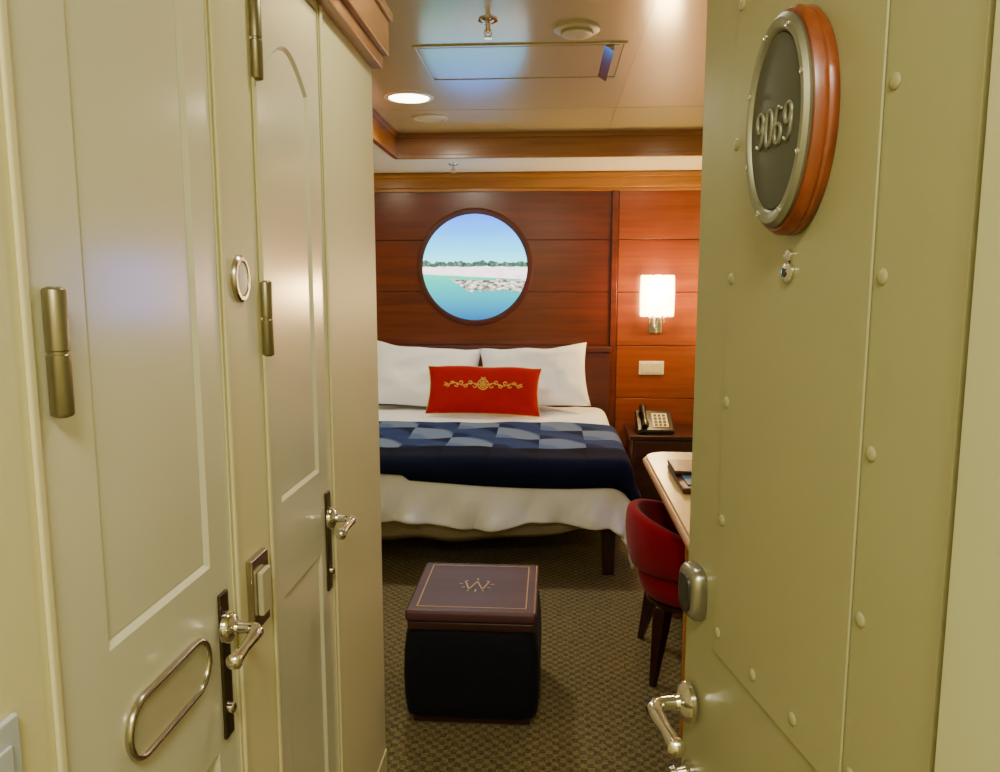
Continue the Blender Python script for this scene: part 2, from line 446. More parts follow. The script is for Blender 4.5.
def door_slab(name, O, A, N, wid, z0, z1, thick, panels, material, depth=0.006, bw=0.007, **kw):
    """O: Vector at face plane. local (a, w, z)."""
    A = Vector(A); N = Vector(N); O = Vector(O)
    W = lambda a, z, w: O + A*a + N*w + Vector((0, 0, z))
    bm = bmesh.new()
    def loop(pts, w):
        vs = [bm.verts.new(W(a, z, w)) for a, z in pts]
        es = [bm.edges.new((vs[i], vs[(i+1) % len(vs)])) for i in range(len(vs))]
        return vs, es
    outer = [(0, z0), (wid, z0), (wid, z1), (0, z1)]
    ov, oe = loop(outer, 0)
    alle = list(oe); inner = []
    for p in panels:
        v, e = loop(p, 0); alle += e; inner.append((p, v))
    bmesh.ops.triangle_fill(bm, edges=alle, use_beauty=True, use_dissolve=False)
    for p, v in inner:
        q = offset_poly(p, bw); qv = [bm.verts.new(W(a, z, -depth)) for a, z in q]
        q2 = offset_poly(p, bw+0.004); q2v = [bm.verts.new(W(a, z, -depth+.001)) for a, z in q2]
        n = len(p)
        for r0, r1 in ((v, qv), (qv, q2v)):
            for i in range(n):
                bm.faces.new((r0[i], r0[(i+1) % n], r1[(i+1) % n], r1[i]))
        bm.faces.new(q2v)
    bv = [bm.verts.new(W(a, z, -thick)) for a, z in outer]
    for i in range(4):
        bm.faces.new((ov[i], ov[(i+1) % 4], bv[(i+1) % 4], bv[i]))
    bm.faces.new(bv[::-1])
    bm.verts.index_update()
    verts = [v.co.copy() for v in bm.verts]; faces = [tuple(v.index for v in f.verts) for f in bm.faces]
    bm.free()
    return put(name, verts, faces, material, **kw)

def arch(a0, a1, z0, z1, rise, n=14):
    pts = [(a0, z0), (a1, z0), (a1, z1)]
    for i in range(1, n):
        t = i/n; a = a1+(a0-a1)*t
        pts.append((a, z1+rise*math.sin(math.pi*t)))
    pts.append((a0, z1)); return pts
def rect(a0, a1, z0, z1): return [(a0, z0), (a1, z0), (a1, z1), (a0, z1)]

def lever(parent, base, N, G, material, plate=None, rose_r=0.024):
    """lever handle: plate/rose on door, spindle out along N, grip along G (Vectors)"""
    base = Vector(base); N = Vector(N); G = Vector(G)
    h = empty('door_handle', base, parent=parent, label='chrome lever door handle')
    if plate:
        a0, a1, z0, z1 = plate
        A = Vector((0, 1, 0))
        v, f = boxgeo(0, 0.006, a0, a1, z0, z1)
        v = [Vector((base.x, 0, 0))+Vector(p) for p in v]
        o = put('backplate', v, f, M['bronze'], parent=h, label='dark bronze backplate'); bevel(o, 0.002)
        kc = Vector((base.x+0.006, (a0+a1)/2, z0+0.045))
        lat('keyhole_cylinder', [(0.009, 0), (0.009, 0.006), (0.006, 0.008)], kc, (1, 0, 0), material, 20, parent=h)
    lat('rose', [(rose_r, 0), (rose_r, 0.006), (rose_r*.8, 0.012), (0.011, 0.016), (0.010, 0.02)], base+N*0.006, N, material, 28, parent=h)
    e = base+N*0.058
    pts = [base+N*0.02, base+N*0.04, base+N*0.052+G*0.003, e+G*0.012, e+G*0.03, e+G*0.06, e+G*0.085, e+G*0.095]
    tub('lever', pts, [0.009, 0.009, 0.010, 0.0105, 0.009, 0.0075, 0.0095, 0.0085], material, 14, parent=h)
    lat('end_knob', [(0.004, -0.004), (0.011, 0), (0.012, 0.006), (0.008, 0.012), (0.002, 0.014)], e+G*0.09, G, material, 18, parent=h)
    return h

def hinge(parent, c, z0, z1, r, material):
    h = lat('hinge', [(r*.5, -0.002), (r*.9, 0), (r, 0.002), (r, (z1-z0)*.48), (r*.9, (z1-z0)*.49), (r*.9, (z1-z0)*.51), (r, (z1-z0)*.52), (r, z1-z0-.002), (r*.9, z1-z0), (r*.5, z1-z0+.002)],
            (c[0], c[1], z0), (0, 0, 1), material, 20, parent=parent, label='nickel barrel hinge')
    return h

dx = XL-.002
A = (0, 1, 0); N = (1, 0, 0)
w1 = D1[1]-D1[0]
door1 = door_slab('door_1', (dx, D1[0], 0), A, N, w1, 0.01, 2.055, 0.04,
    [arch(0.087, 0.345, 1.09, 1.88, 0.05), rect(0.087, 0.345, 0.20, 0.80)], M['door'], structure=True)
w2 = D2[1]-D2[0]
door2 = door_slab('door_2', (dx, D2[0], 0), A, N, w2, 0.01, 2.055, 0.04,
    [arch(0.055, 0.285, 1.10, 1.87, 0.06), rect(0.055, 0.285, 0.20, 0.92)], M['door'], structure=True)
lever(door1, (dx, 1.075, 0.985), N, (0, -1, -0.05), M['chrome'], plate=(1.061, 1.089, 0.81, 1.04))
lever(door2, (dx, 1.622, 0.985), N, (0, -1, -0.05), M['chrome'], plate=(1.608, 1.636, 0.82, 1.045))
for z0 in (1.37, 0.25): hinge(door1, (XL+.008, 0.722), z0, z0+.125, 0.011, M['hinge'])
for z0 in (1.378, 1.83, 0.25): hinge(door2, (XL+.007, 1.283), z0, z0+.125, 0.011, M['hinge'])
# stadium shaped metal plate on door 1
def stadium(yc, zc, hw, hh, n=12):
    pts = []
    for i in range(n+1):
        a = -math.pi/2+math.pi*i/n; pts.append((yc+hw-hh+hh*math.cos(a), zc+hh*math.sin(a)))
    for i in range(n+1):
        a = math.pi/2+math.pi*i/n; pts.append((yc-hw+hh+hh*math.cos(a), zc+hh*math.sin(a)))
    return pts
st = stadium(0.912, 0.968, 0.105, 0.037)
card = empty('card_holder', (dx, 0.912, 0.93), parent=door1, label='long rounded plate with metal rim')
tub('frame', [(dx+.004, y, z) for y, z in st], 0.0055, M['nickel'], 10, closed=True, flat=0.8, parent=card)
inner = stadium(0.912, 0.968, 0.102, 0.034)
vv = [(dx+.0005, y, z) for y, z in inner]+[(dx+.004, y, z) for y, z in inner]; nn = len(inner)
put('face', vv, [tuple(range(nn)), tuple(range(nn, 2*nn))]+[(i, (i+1) % nn, nn+(i+1) % nn, nn+i) for i in range(nn)], M['satin'], parent=card)

# frame beads around openings
def casing(name, y0, y1):
    b = 0.012
    boxes(name, [(XL, XL+.006, y0-g-b-.004, y0-g-.004, 0, 2.075), (XL, XL+.006, y1+g+.004, y1+g+b+.004, 0, 2.075)], M['cream'], 0.003, structure=True)
casing('trim_12', *D1); casing('trim_13', D2[0], D2[1])

# room sign + switch on the frame between the doors
sg = empty('round_sign', (XL, 1.190, 1.47), 'small oval satin plate with a metal rim on the door frame', 'sign')
lat('rim', [(0.037, 0), (0.037, 0.005), (0.034, 0.008), (0.028, 0.008), (0.027, 0.004)], (XL, 1.190, 1.507), (1, 0, 0), M['nickel'], 32, sx=0.80, parent=sg)
lat('face', [(0.027, 0.003), (0.026, 0.0065), (0.018, 0.0075), (0.001, 0.008)], (XL, 1.190, 1.507), (1, 0, 0), M['white'], 32, sx=0.80, parent=sg)
sw = empty('light_switch', (XL, 1.2, 0.93), 'metal rocker light switch on the cream door frame', 'light switch')
o = box('plate', (XL, XL+.012, 1.165, 1.235, 0.93, 1.055), M['nickel'], 0.003, parent=sw)
o = box('rocker', (XL+.012, XL+.022, 1.180, 1.220, 0.955, 1.03), M['satin'], 0.003, parent=sw)
sk = empty('card_switch', (XL, 0.585, 0.98), 'pale grey plastic switch plate on the cream wall', 'switch')
box('plate', (XL, XL+.008, 0.545, 0.628, 0.99, 1.112), M['paleblue'], 0.003, parent=sk)
box('rocker', (XL+.008, XL+.012, 0.560, 0.612, 1.01, 1.09), M['paleblue'], 0.002, parent=sk)

# ------------------------------------------------------------------ open entry door
P0 = Vector((0.183, 0.99, 0)); ang = math.radians(11.1)
DA = Vector((math.sin(ang), -math.cos(ang), 0)); DN = Vector((-math.cos(ang), -math.sin(ang), 0))
door3 = door_slab('door_3', P0, DA, DN, 0.468, 0.01, 2.06, 0.042, [], M['steel_door'], structure=True)
bevel(door3, 0.003)
def dp(s, z, w=0.0): return P0+DA*s+DN*w+Vector((0, 0, z))
def dbox(name, s0, s1, z0, z1, w0, w1, material, bev=0, **k):
    v = [dp(s, z, w) for s in (s0, s1) for w in (w0, w1) for z in (z0, z1)]
    f = [(0, 1, 3, 2), (4, 6, 7, 5), (0, 4, 5, 1), (2, 3, 7, 6), (0, 2, 6, 4), (1, 5, 7, 3)]
    o = put(name, v, f, material, **k)
    if bev: bevel(o, bev)
    return o
# raised panel with riveted margin
dbox('raised_panel', 0.096, 0.366, 1.060, 1.99, 0.0002, 0.0030, M['steel_door'], 0.0018, parent=door3)
rz = [1.088, 1.226, 1.365, 1.505, 1.650, 1.795, 1.935]
rv = [(0.107, z) for z in rz]+[(0.377, z) for z in rz]+[(0.2, 1.084), (0.285, 1.084)]
first = None
for s, z in rv:
    off = 0.0030 if s < 0.36 else 0.0002
    if first is None:
        first = lat('rivet', [(0.0066, 0), (0.0066, 0.0004), (0.0056, 0.0014), (0.0035, 0.0021), (0.001, 0.0024)], dp(s, z, off), DN, M['steel_door'], 18, parent=door3,
                    origin=dp(s, z, off))
    else:
        o = first.copy(); o.parent = door3; o.location = dp(s, z, off)-WORLD[door3.name]
        bpy.context.collection.objects.link(o)
# oval number plaque
pc = dp(0.247, 1.645, 0.0030)
plq = empty('number_plaque', pc, parent=door3, label='oval wooden plaque with metal rim and number 9069')
hh, hw = 0.098, 0.060
lat('wood_ring', [(1.0*hh, 0.0002), (1.03*hh, 0.004), (1.03*hh, 0.008), (1.01*hh, 0.0095), (1.01*hh, 0.011), (1.03*hh, 0.0125), (1.03*hh, 0.016), (0.99*hh, 0.022), (0.9*hh, 0.022)], pc, DN, M['plaquewood'], 64, sx=hw/hh*1.03, parent=plq)
lat('metal_rim', [(0.96*hh, 0.0222), (0.965*hh, 0.025), (0.92*hh, 0.029), (0.84*hh, 0.029), (0.80*hh, 0.026), (0.79*hh, 0.0235)], pc, DN, M['pewter'], 64, sx=hw/hh, parent=plq)
lat('face_plate', [(0.79*hh, 0.0236), (0.79*hh, 0.0262), (0.76*hh, 0.0268), (0.05*hh, 0.0268)], pc, DN, M['grey'], 64, sx=hw/hh, parent=plq)
for k in range(8):
    a = 2*math.pi*(k+.5)/8
    q = pc + DN*0.029 + DA*math.cos(a)*0.88*hw + Vector((0, 0, 1))*math.sin(a)*0.88*hh
    lat('screw', [(0.003, 0), (0.0028, 0.001), (0.001, 0.0016)], q, DN, M['chrome'], 12, parent=plq)
# numerals built from strokes (all the same height)
dig = []
def T2(x, z): return pc + DN*0.0274 + DA*(x+z*0.05) + Vector((0, 0, 1))*(z-.004)
def el(cx, cz, rx, rz_, n=22): return [T2(cx+rx*math.cos(2*math.pi*i/n), cz+rz_*math.sin(2*math.pi*i/n)) for i in range(n)]
adv = 0.0175; rx, rr = 0.0058, 0.0019
H = 0.0160; lr = 0.0086
for i, c_ in enumerate('9069'):
    x = (i-1.5)*adv
    if c_ == '0':
        dig.append(sweep(el(x, 0, rx, H), rr, 8, closed=True))
    if c_ == '9':
        dig.append(sweep(el(x, H-lr, rx, lr), rr, 8, closed=True))
        dig.append(sweep([T2(x+rx, H-lr), T2(x+rx, -0.001), T2(x+rx*.85, -0.009), T2(x+rx*.1, -H), T2(x-rx*.9, -H+.003)], rr, 8))
    if c_ == '6':
        dig.append(sweep(el(x, -H+lr, rx, lr), rr, 8, closed=True))
        dig.append(sweep([T2(x-rx, -H+lr), T2(x-rx, 0.001), T2(x-rx*.85, 0.009), T2(x-rx*.1, H), T2(x+rx*.9, H-.003)], rr, 8))
v, f = merge(dig)
put('numerals', v, f, M['pewterd'], smooth=True, parent=plq, label='raised pewter numerals 9069')
# peephole
ph = empty('peephole', dp(0.237, 1.517, 0.0030), parent=door3, label='small chrome door viewer with cover')
lat('cover', [(0.010, 0.0005), (0.010, 0.003), (0.007, 0.005)], dp(0.237, 1.510, 0.0030), DN, M['chrome'], 24, parent=ph)
lat('lens', [(0.0045, 0.005), (0.004, 0.006)], dp(0.237, 1.510, 0.0030), DN, M['black'], 16, parent=ph)
lat('pivot', [(0.006, 0.0005), (0.006, 0.003), (0.003, 0.005)], dp(0.237, 1.526, 0.0030), DN, M['chrome'], 20, parent=ph)
# lock
lk = empty('card_lock', dp(0.038, 1.108, 0), parent=door3, label='rounded silver metal lock with dark centre')
lat('housing', [(0.034, 0.0004), (0.035, 0.004), (0.034, 0.012), (0.031, 0.016), (0.028, 0.018)], dp(0.038, 1.112, 0), DN, M['lockgrey'], 48, sx=0.84, power=0.6, parent=lk)
lat('dark_face', [(0.024, 0.0181), (0.023, 0.0205), (0.015, 0.022), (0.002, 0.0222)], dp(0.038, 1.112, 0), DN, M['lockdark'], 48, sx=0.76, power=0.6, parent=lk)
hd = lever(door3, dp(0.036, 0.960, 0), DN, DA, M['chrome'], rose_r=0.026)
tk = lat('thumb_turn', [(0.014, 0.0005), (0.014, 0.006), (0.008, 0.01), (0.006, 0.02), (0.009, 0.024), (0.007, 0.03)], dp(0.036, 0.862, 0), DN, M['nickel'], 20, parent=door3, label='small nickel thumb turn')

# ------------------------------------------------------------------ ceiling fixtures
rl = empty('recessed_light', (-0.725, 4.0, ZC-.004), 'round recessed ceiling light glowing warm white', 'ceiling light')
lat('trim_ring', [(0.125, 0), (0.125, 0.004), (0.105, 0.008), (0.10, 0.003)], (-0.725, 4.0, ZC), (0, 0, -1), M['white'], 40, parent=rl)
lat('lens', [(0.099, 0.001), (0.099, 0.007), (0.05, 0.011), (0.002, 0.012)], (-0.725, 4.0, ZC), (0, 0, -1), M['lens'], 40, parent=rl)
sp2 = empty('unlit_downlight', (-0.695, 4.49, ZC-.004), 'flat round cream ceiling light, switched off', 'ceiling fixture')  # second ceiling light, switched off
lat('ring', [(0.10, 0), (0.10, 0.006), (0.085, 0.010), (0.08, 0.004)], (-0.695, 4.49, ZC), (0, 0, -1), M['ivory'], 36, parent=sp2)
lat('disc', [(0.079, 0.001), (0.079, 0.006), (0.002, 0.008)], (-0.695, 4.49, ZC), (0, 0, -1), M['ivory'], 36, parent=sp2)
def sprinkler(x, y, z, lab):
    e = empty('sprinkler', (x, y, z), lab, 'sprinkler')
    lat('escutcheon', [(0.035, 0), (0.035, 0.004), (0.018, 0.012)], (x, y, z), (0, 0, -1), M['chrome'], 28, parent=e)
    lat('stem', [(0.009, 0.012), (0.009, 0.035), (0.005, 0.05)], (x, y, z), (0, 0, -1), M['chrome'], 16, parent=e)
    tub('yoke', [(x-.009, y, z-.033), (x-.014, y, z-.045), (x-.006, y, z-.058), (x, y, z-.06), (x+.006, y, z-.058), (x+.014, y, z-.045), (x+.009, y, z-.033)], 0.0025, M['chrome'], 8, parent=e)
    lat('deflector', [(0.016, 0.060), (0.017, 0.062), (0.016, 0.064)], (x, y, z), (0, 0, -1), M['chrome'], 20, parent=e)
    return e
sprinkler(-0.234, 2.88, ZC, 'chrome fire sprinkler on the ceiling near the hatch')
sprinkler(-0.66, 5.25, ZL, 'small chrome fire sprinkler above the bed')
sm = empty('smoke_detector', (0.085, 2.99, ZC-.03), 'round cream smoke detector on the ceiling', 'smoke detector')
lat('base', [(0.085, 0), (0.085, 0.010), (0.075, 0.014)], (0.085, 2.99, ZC), (0, 0, -1), M['ivory'], 32, parent=sm)
lat('cap', [(0.06, 0.014), (0.06, 0.017), (0.052, 0.017), (0.052, 0.020), (0.06, 0.020), (0.058, 0.026), (0.04, 0.030), (0.002, 0.031)], (0.085, 2.99, ZC), (0, 0, -1), M['ivory'], 32, parent=sm)

# ------------------------------------------------------------------ porthole
pz, px_ = 1.615, -0.563
yb = YB-.014
po = empty('porthole', (px_, yb, pz-.41), 'round porthole screen showing a sunny beach, in dark wood frame', 'porthole')
lat('frame', [(0.428, 0), (0.428, 0.003), (0.422, 0.007), (0.396, 0.009), (0.388, 0.008), (0.385, 0.004), (0.385, 0)], (px_, yb, pz), (0, -1, 0), M['frame'], 72, parent=po)
v, f = lathe([(0.3845, 0.001), (0.3845, 0.008)], (px_, yb, pz), (0, -1, 0), 72)
put('screen', v, f, M['view'], parent=po, origin=(px_, yb, pz), label='glowing round screen with beach, rocks and turquoise sea')

# ------------------------------------------------------------------ wall sconce
sx_, sy_ = 0.755, YB-.020
sc = empty('wall_sconce', (sx_, sy_, 1.10), 'glowing ribbed cream shade wall lamp with chrome bracket', 'wall lamp')
box('backplate', (sx_-.045, sx_+.045, sy_-.012, sy_, 1.14, 1.28), M['chrome'], 0.004, parent=sc)
tub('arm', [(sx_, sy_-.012, 1.18), (sx_, sy_-.05, 1.175), (sx_, sy_-.07, 1.20), (sx_, sy_-.07, 1.30)], 0.008, M['chrome'], 12, parent=sc)
V, F = [], []
n = 144; ribs = 18
lv = [(1.272, 0.93, 1), (1.285, 0.97, 1), (1.41, 1.0, 0), (1.535, 0.97, -1), (1.548, 0.93, -1)]
for zi, (zz, sc_, scal) in enumerate(lv):
    for k in range(n):
        a = 2*math.pi*k/n
        lob = abs(math.sin(a*ribs/2))
        r = 0.93+0.085*lob
        ca, sa = math.cos(a), math.sin(a)
        xx = 0.120*r*sc_*math.copysign(abs(ca)**0.6, ca); yy = 0.055*r*sc_*math.copysign(abs(sa)**0.6, sa)
        V.append((sx_+xx, sy_-.072+yy, zz-scal*0.010*lob))
for i in range(len(lv)-1):
    for k in range(n): F.append((i*n+k, i*n+(k+1) % n, (i+1)*n+(k+1) % n, (i+1)*n+k))
F.append(tuple(range(n))); F.append(tuple((len(lv)-1)*n+k for k in range(n)))
put('lamp_shade', V, F, M['shade'], parent=sc, label='ribbed cream lamp shade with scalloped rim, lit')
for k in range(5):
    x = sx_-.05+.025*k
    lat('pendant_bead', [(0.001, -0.03), (0.006, -0.02), (0.007, -0.01), (0.004, 0.0), (0.007, 0.010), (0.004, 0.02)], (x, sy_-.072, 1.238), (0, 0, 1), M['chrome'], 12, parent=sc)
lat('finial', [(0.001, -0.03), (0.008, -0.02), (0.012, -0.008), (0.008, 0.002)], (sx_, sy_-.06, 1.165), (0, 0, 1), M['chrome'], 16, parent=sc)

ws = empty('switch_panel', (0.735, sy_, 0.835), 'white double switch plate on the wood wall', 'light switch')
box('plate', (0.645, 0.825, sy_-.010, sy_, 0.835, 0.935), M['white'], 0.003, parent=ws)
box('rocker', (0.66, 0.73, sy_-.016, sy_-.010, 0.85, 0.92), M['ivory'], 0.002, parent=ws)
box('rocker', (0.742, 0.812, sy_-.016, sy_-.010, 0.85, 0.92), M['ivory'], 0.002, parent=ws)

# added unseen glow panel, casting a blue-violet sheen on the ceiling
blueglow = empty('glow_panel', (1.11, 3.75, 1.30), 'added unseen panel with blue glow above the desk', 'glow_panel')
box('casing', (1.085, 1.118, 3.42, 4.08, 1.28, 1.68), M['black'], 0.004, parent=blueglow)
box('screen', (1.081, 1.0845, 3.45, 4.05, 1.31, 1.65), M['blueglow'], 0, parent=blueglow)

# ------------------------------------------------------------------ bed
BX0, BX1, BY0, BY1, BZ = -1.50, 0.38, 3.78, 5.62, 0.575
bed = empty('bed', ((BX0+BX1)/2, 4.7, 0), 'large bed with dark wood headboard and white mattress', 'bed')
boxes('headboard', [(BX0-.04, 0.43, 5.632, 5.684, 0.0, 1.00), (BX0-.05, 0.44, 5.618, 5.684, 1.00, 1.04)], M['frame'], 0.006, parent=bed)
box('box_base', (BX0+.05, BX1-.04, BY0+.07, BY1, 0.24, 0.34), M['skirt'], 0.02, parent=bed)
box('mattress', (BX0+.02, BX1-.02, BY0+.03, BY1, 0.342, BZ-.012), M['sheet'], 0.05, parent=bed)
for (lx, ly) in ((0.305, 3.88), (BX0+.08, 3.88), (0.305, 5.55), (BX0+.08, 5.55)):
    v, f = boxgeo(-.036, .036, -.03, .03, 0, 0.25)
    v = [(p[0]*(0.8 if p[2] < .1 else 1)+lx, p[1]*(0.8 if p[2] < .1 else 1)+ly, p[2]) for p in v]
    o = put('leg', v, f, M['legwood'], parent=bed); bevel(o, 0.003)
# drooping under-sheet between base and duvet at the foot
V, F = [], []
n = 60
for i in range(n+1):
    t = i/n; x = BX0+.06+t*(BX1-.22-BX0-.06)
    droop = 0.085*math.sin(math.pi*t)**0.6+0.008*math.sin(t*23)
    yy = BY0+.055+0.008*math.sin(t*31)
    for z in (0.345, 0.30, 0.255-droop*.6, 0.25-droop):
        V.append((x, yy+(0.03 if z < .25-droop+.001 else 0), z))
for i in range(n):
    for j in range(3): F.append((i*4+j, i*4+j+1, (i+1)*4+j+1, (i+1)*4+j))
o = put('bed_skirt', V, F, M['skirt'], smooth=True, parent=bed, label='beige drooping under sheet')
md = o.modifiers.new('s', 'SOLIDIFY'); md.thickness = 0.006

# cloth drape mapping
def edge(t, r=0.07):
    if t <= 0: return t, 0.0
    L = r*math.pi/2
    if t < L:
        a = t/r; return r*math.sin(a), r*(1-math.cos(a))
    return r, r+(t-L)
def drape(a, b, lift=0.0, seed=0, flare=0.10):
    """a: distance across from bed centre; b: distance from foot edge toward head (negative = hanging)."""
    cx = (BX0+BX1)/2; hw_ = (BX1-BX0)/2
    r = 0.07
    ta = abs(a)-(hw_-r)
    tb = (-b)+r
    sgn = 1 if a >= 0 else -1
    if ta > 0 and tb > 0:
        rr = math.hypot(ta, tb); out, down = edge(rr, r)
        ux, uy = ta/rr, tb/rr
        x = cx+sgn*(hw_-r+ux*(out+lift)); y = BY0+r-uy*(out+lift)
    else:
        oa, da = edge(ta, r) if ta > 0 else (ta, 0)
        ob_, db = edge(tb, r) if tb > 0 else (tb, 0)
        x = cx+sgn*(hw_-r+oa+(lift if ta > 0 else 0)); y = BY0+r-ob_-(lift if tb > 0 else 0)
        down = da+db
        ux, uy = (1 if ta > 0 else 0), (1 if tb > 0 else 0)
    z = BZ-down+(lift if down < r else lift*.3)
    hang = max(0, down-r)
    ripple = math.sin(a*13+b*11+seed)*0.5+math.sin(a*29-b*17+1.3)*0.3+math.sin(a*47+2)*0.15
    if ta > 0: x += sgn*ux*(hang*0.30+hang*0.16*ripple)
    if tb > 0: y -= uy*(hang*0.12+hang*0.24*ripple)
    nn_ = noise.noise(Vector((a*2.2+seed, b*2.6, 3)))*0.020+noise.noise(Vector((a*6+seed, b*7, 8)))*0.008
    if down < 0.03: z += nn_+0.012
    return (x, y, z)
def cloth(name, a0, a1, b0, b1, na, nb, material, lift, thick, seed=0, hem=None, **k):
    V, F, UV = [], [], []
    for j in range(nb+1):
        for i in range(na+1):
            a = a0+(a1-a0)*i/na; tb = j/nb
            bs = b0(a) if callable(b0) else b0
            b = bs+(b1-bs)*tb
            V.append(drape(a, b, lift, seed)); UV.append((a+2.0, b+.0))
    for j in range(nb):
        for i in range(na):
            q = j*(na+1)+i; F.append((q, q+1, q+na+2, q+na+1))
    ob = put(name, V, F, material, smooth=True, uvs=UV, **k)
    md = ob.modifiers.new('s', 'SOLIDIFY'); md.thickness = thick; md.offset = 1.0
    sb = ob.modifiers.new('ss', 'SUBSURF'); sb.levels = 1; sb.render_levels = 1
    return ob
hwid = (BX1-BX0)/2
cloth('duvet', -hwid-.29, hwid+.29, lambda a: -0.258-0.016*math.sin(a*9)-0.012*math.sin(a*4+1)-0.11*max(0, (abs(a)-.86)/.35), 1.72, 116, 96, M['sheet'], 0.006, 0.022, 0,
      label='white cotton duvet draped over the bed', category='duvet')
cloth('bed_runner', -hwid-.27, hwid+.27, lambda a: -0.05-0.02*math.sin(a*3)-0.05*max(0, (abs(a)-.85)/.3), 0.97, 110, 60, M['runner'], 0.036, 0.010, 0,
      label='navy and grey scallop patterned bed runner across the duvet', category='bed runner')

def pillow_geo(w, h, t, seed=0, puff=0.012, pull=0.06):
    def S(u, v, side):
        eu = 1-pull*(1-abs(v)**2)*abs(u)**3; ev = 1-pull*1.3*(1-abs(u)**2)*abs(v)**3
        x = u*w/2*eu; y = v*h/2*ev
        th = t/2*max(0, (1-abs(u)**3.2))**0.55*max(0, (1-abs(v)**3.0))**0.55
        th += puff*noise.noise(Vector((u*2+seed, v*2, side)))*(1-u*u)*(1-v*v)
        th += puff*0.25*noise.noise(Vector((u*6+seed, v*5, side)))*(1-u*u)*(1-v*v)
        y += 0.03*noise.noise(Vector((u*1.6+seed, 4, 0)))*(v > 0)*v
        return Vector((x, y, side*th))
    return S
def pillow(name, center, w, h, t, tilt, yaw, roll, material, seed=0, n=(36, 26), label='', puff=0.012, pull=0.06, **k):
    S = pillow_geo(w, h, t, seed=seed, puff=puff, pull=pull)
    nx, ny = n
    R_ = Matrix.Rotation(yaw, 4, 'Z') @ Matrix.Rotation(tilt, 4, 'X') @ Matrix.Rotation(roll, 4, 'Z')
    c = Vector(center)
    V, F = [], []
    idx = {}
    for side in (1, -1):
        for j in range(ny+1):
            for i in range(nx+1):
                u = -1+2*i/nx; v = -1+2*j/ny
                if side == -1 and (i in (0, nx) or j in (0, ny)):
                    idx[(side, i, j)] = idx[(1, i, j)]; continue
                idx[(side, i, j)] = len(V); V.append(c + R_ @ S(u, v, side))
    for side in (1, -1):
        for j in range(ny):
            for i in range(nx):
                F.append((idx[(side, i, j)], idx[(side, i+1, j)], idx[(side, i+1, j+1)], idx[(side, i, j+1)]))
    ob = put(name, V, F, material, smooth=True, label=label, category='pillow', **k)
    return ob, (lambda u, v, off=0.0: c + R_ @ (S(u, v, 1)+Vector((0, 0, off))))
TL = math.radians(66)
pillow('pillow', (-0.115, 5.35, 0.850), 0.76, 0.46, 0.22, TL, 0, math.radians(3.5), M['sheet'], 1, puff=0.05, pull=0.07, label='plump white pillow leaning on the headboard, beside the red cushion', group='white bed pillows')
pillow('pillow', (-0.905, 5.37, 0.845), 0.80, 0.46, 0.22, TL, 0, math.radians(-4), M['sheet'], 7, puff=0.05, pull=0.05, label='plump white pillow leaning on the headboard, beside the red cushion', group='white bed pillows')
rp, rs = pillow('cushion', (-0.445, 5.05, 0.795), 0.76, 0.34, 0.11, math.radians(68), 0.0, math.radians(-1), M['redpil'], 3, label='red rectangular cushion with gold embroidery and piping')
edgep = [(u, -1) for u in [i/12*2-1 for i in range(12)]]+[(1, v) for v in [i/8*2-1 for i in range(8)]]+[(-u, 1) for u in [i/12*2-1 for i in range(12)]]+[(-1, -v) for v in [i/8*2-1 for i in range(8)]]
tub('piping', [rs(u, v) for u, v in edgep], 0.0032, M['gold'], 8, closed=True, parent=rp, label='gold piping')
parts = []
def stroke(pts, r=0.0032): parts.append(sweep([rs(u, v, 0.001) for u, v in pts], r, 6))
asp = 0.76/0.35
def ringp(cu_, cv_, r, n=20, e=1.0): return [(cu_+r*math.cos(2*math.pi*i/n)/asp*e, cv_+r*math.sin(2*math.pi*i/n)) for i in range(n+1)]
c0 = 0.15
stroke(ringp(0, c0, 0.20), 0.004); stroke(ringp(0, c0, 0.12), 0.003); stroke(ringp(0, c0, 0.05), 0.006)
for k in range(8):
    a = 2*math.pi*k/8
    stroke([(0.12*math.cos(a)/asp, c0+0.12*math.sin(a)), (0.20*math.cos(a)/asp, c0+0.20*math.sin(a))], 0.003)
stroke([(-0.04, c0+.22), (-0.02, c0+.29), (0, c0+.24), (0.02, c0+.29), (0.04, c0+.22)], 0.004)
for sg_ in (-1, 1):
    stroke([(sg_*(0.10+0.52*i/24), c0+0.045*math.sin(i/24*math.pi*3.2)) for i in range(25)], 0.0036)
    for q in range(7):
        cu_ = sg_*(0.14+0.08*q); sv = 1 if q % 2 else -1
        sz_ = 0.10-0.008*q
        stroke([(cu_+sg_*0.036*math.cos(a)*(1-a/9), c0+sv*(0.05+sz_*math.sin(a)*(1-a/9))) for a in [j*0.45 for j in range(13)]], 0.0034)
    stroke([(sg_*0.62, c0), (sg_*0.69, c0+.06)], 0.004); stroke([(sg_*0.62, c0), (sg_*0.70, c0-.05)], 0.004)
v, f = merge(parts); put('embroidery', v, f, M['gold'], smooth=True, parent=rp, label='gold scroll and medallion embroidery')

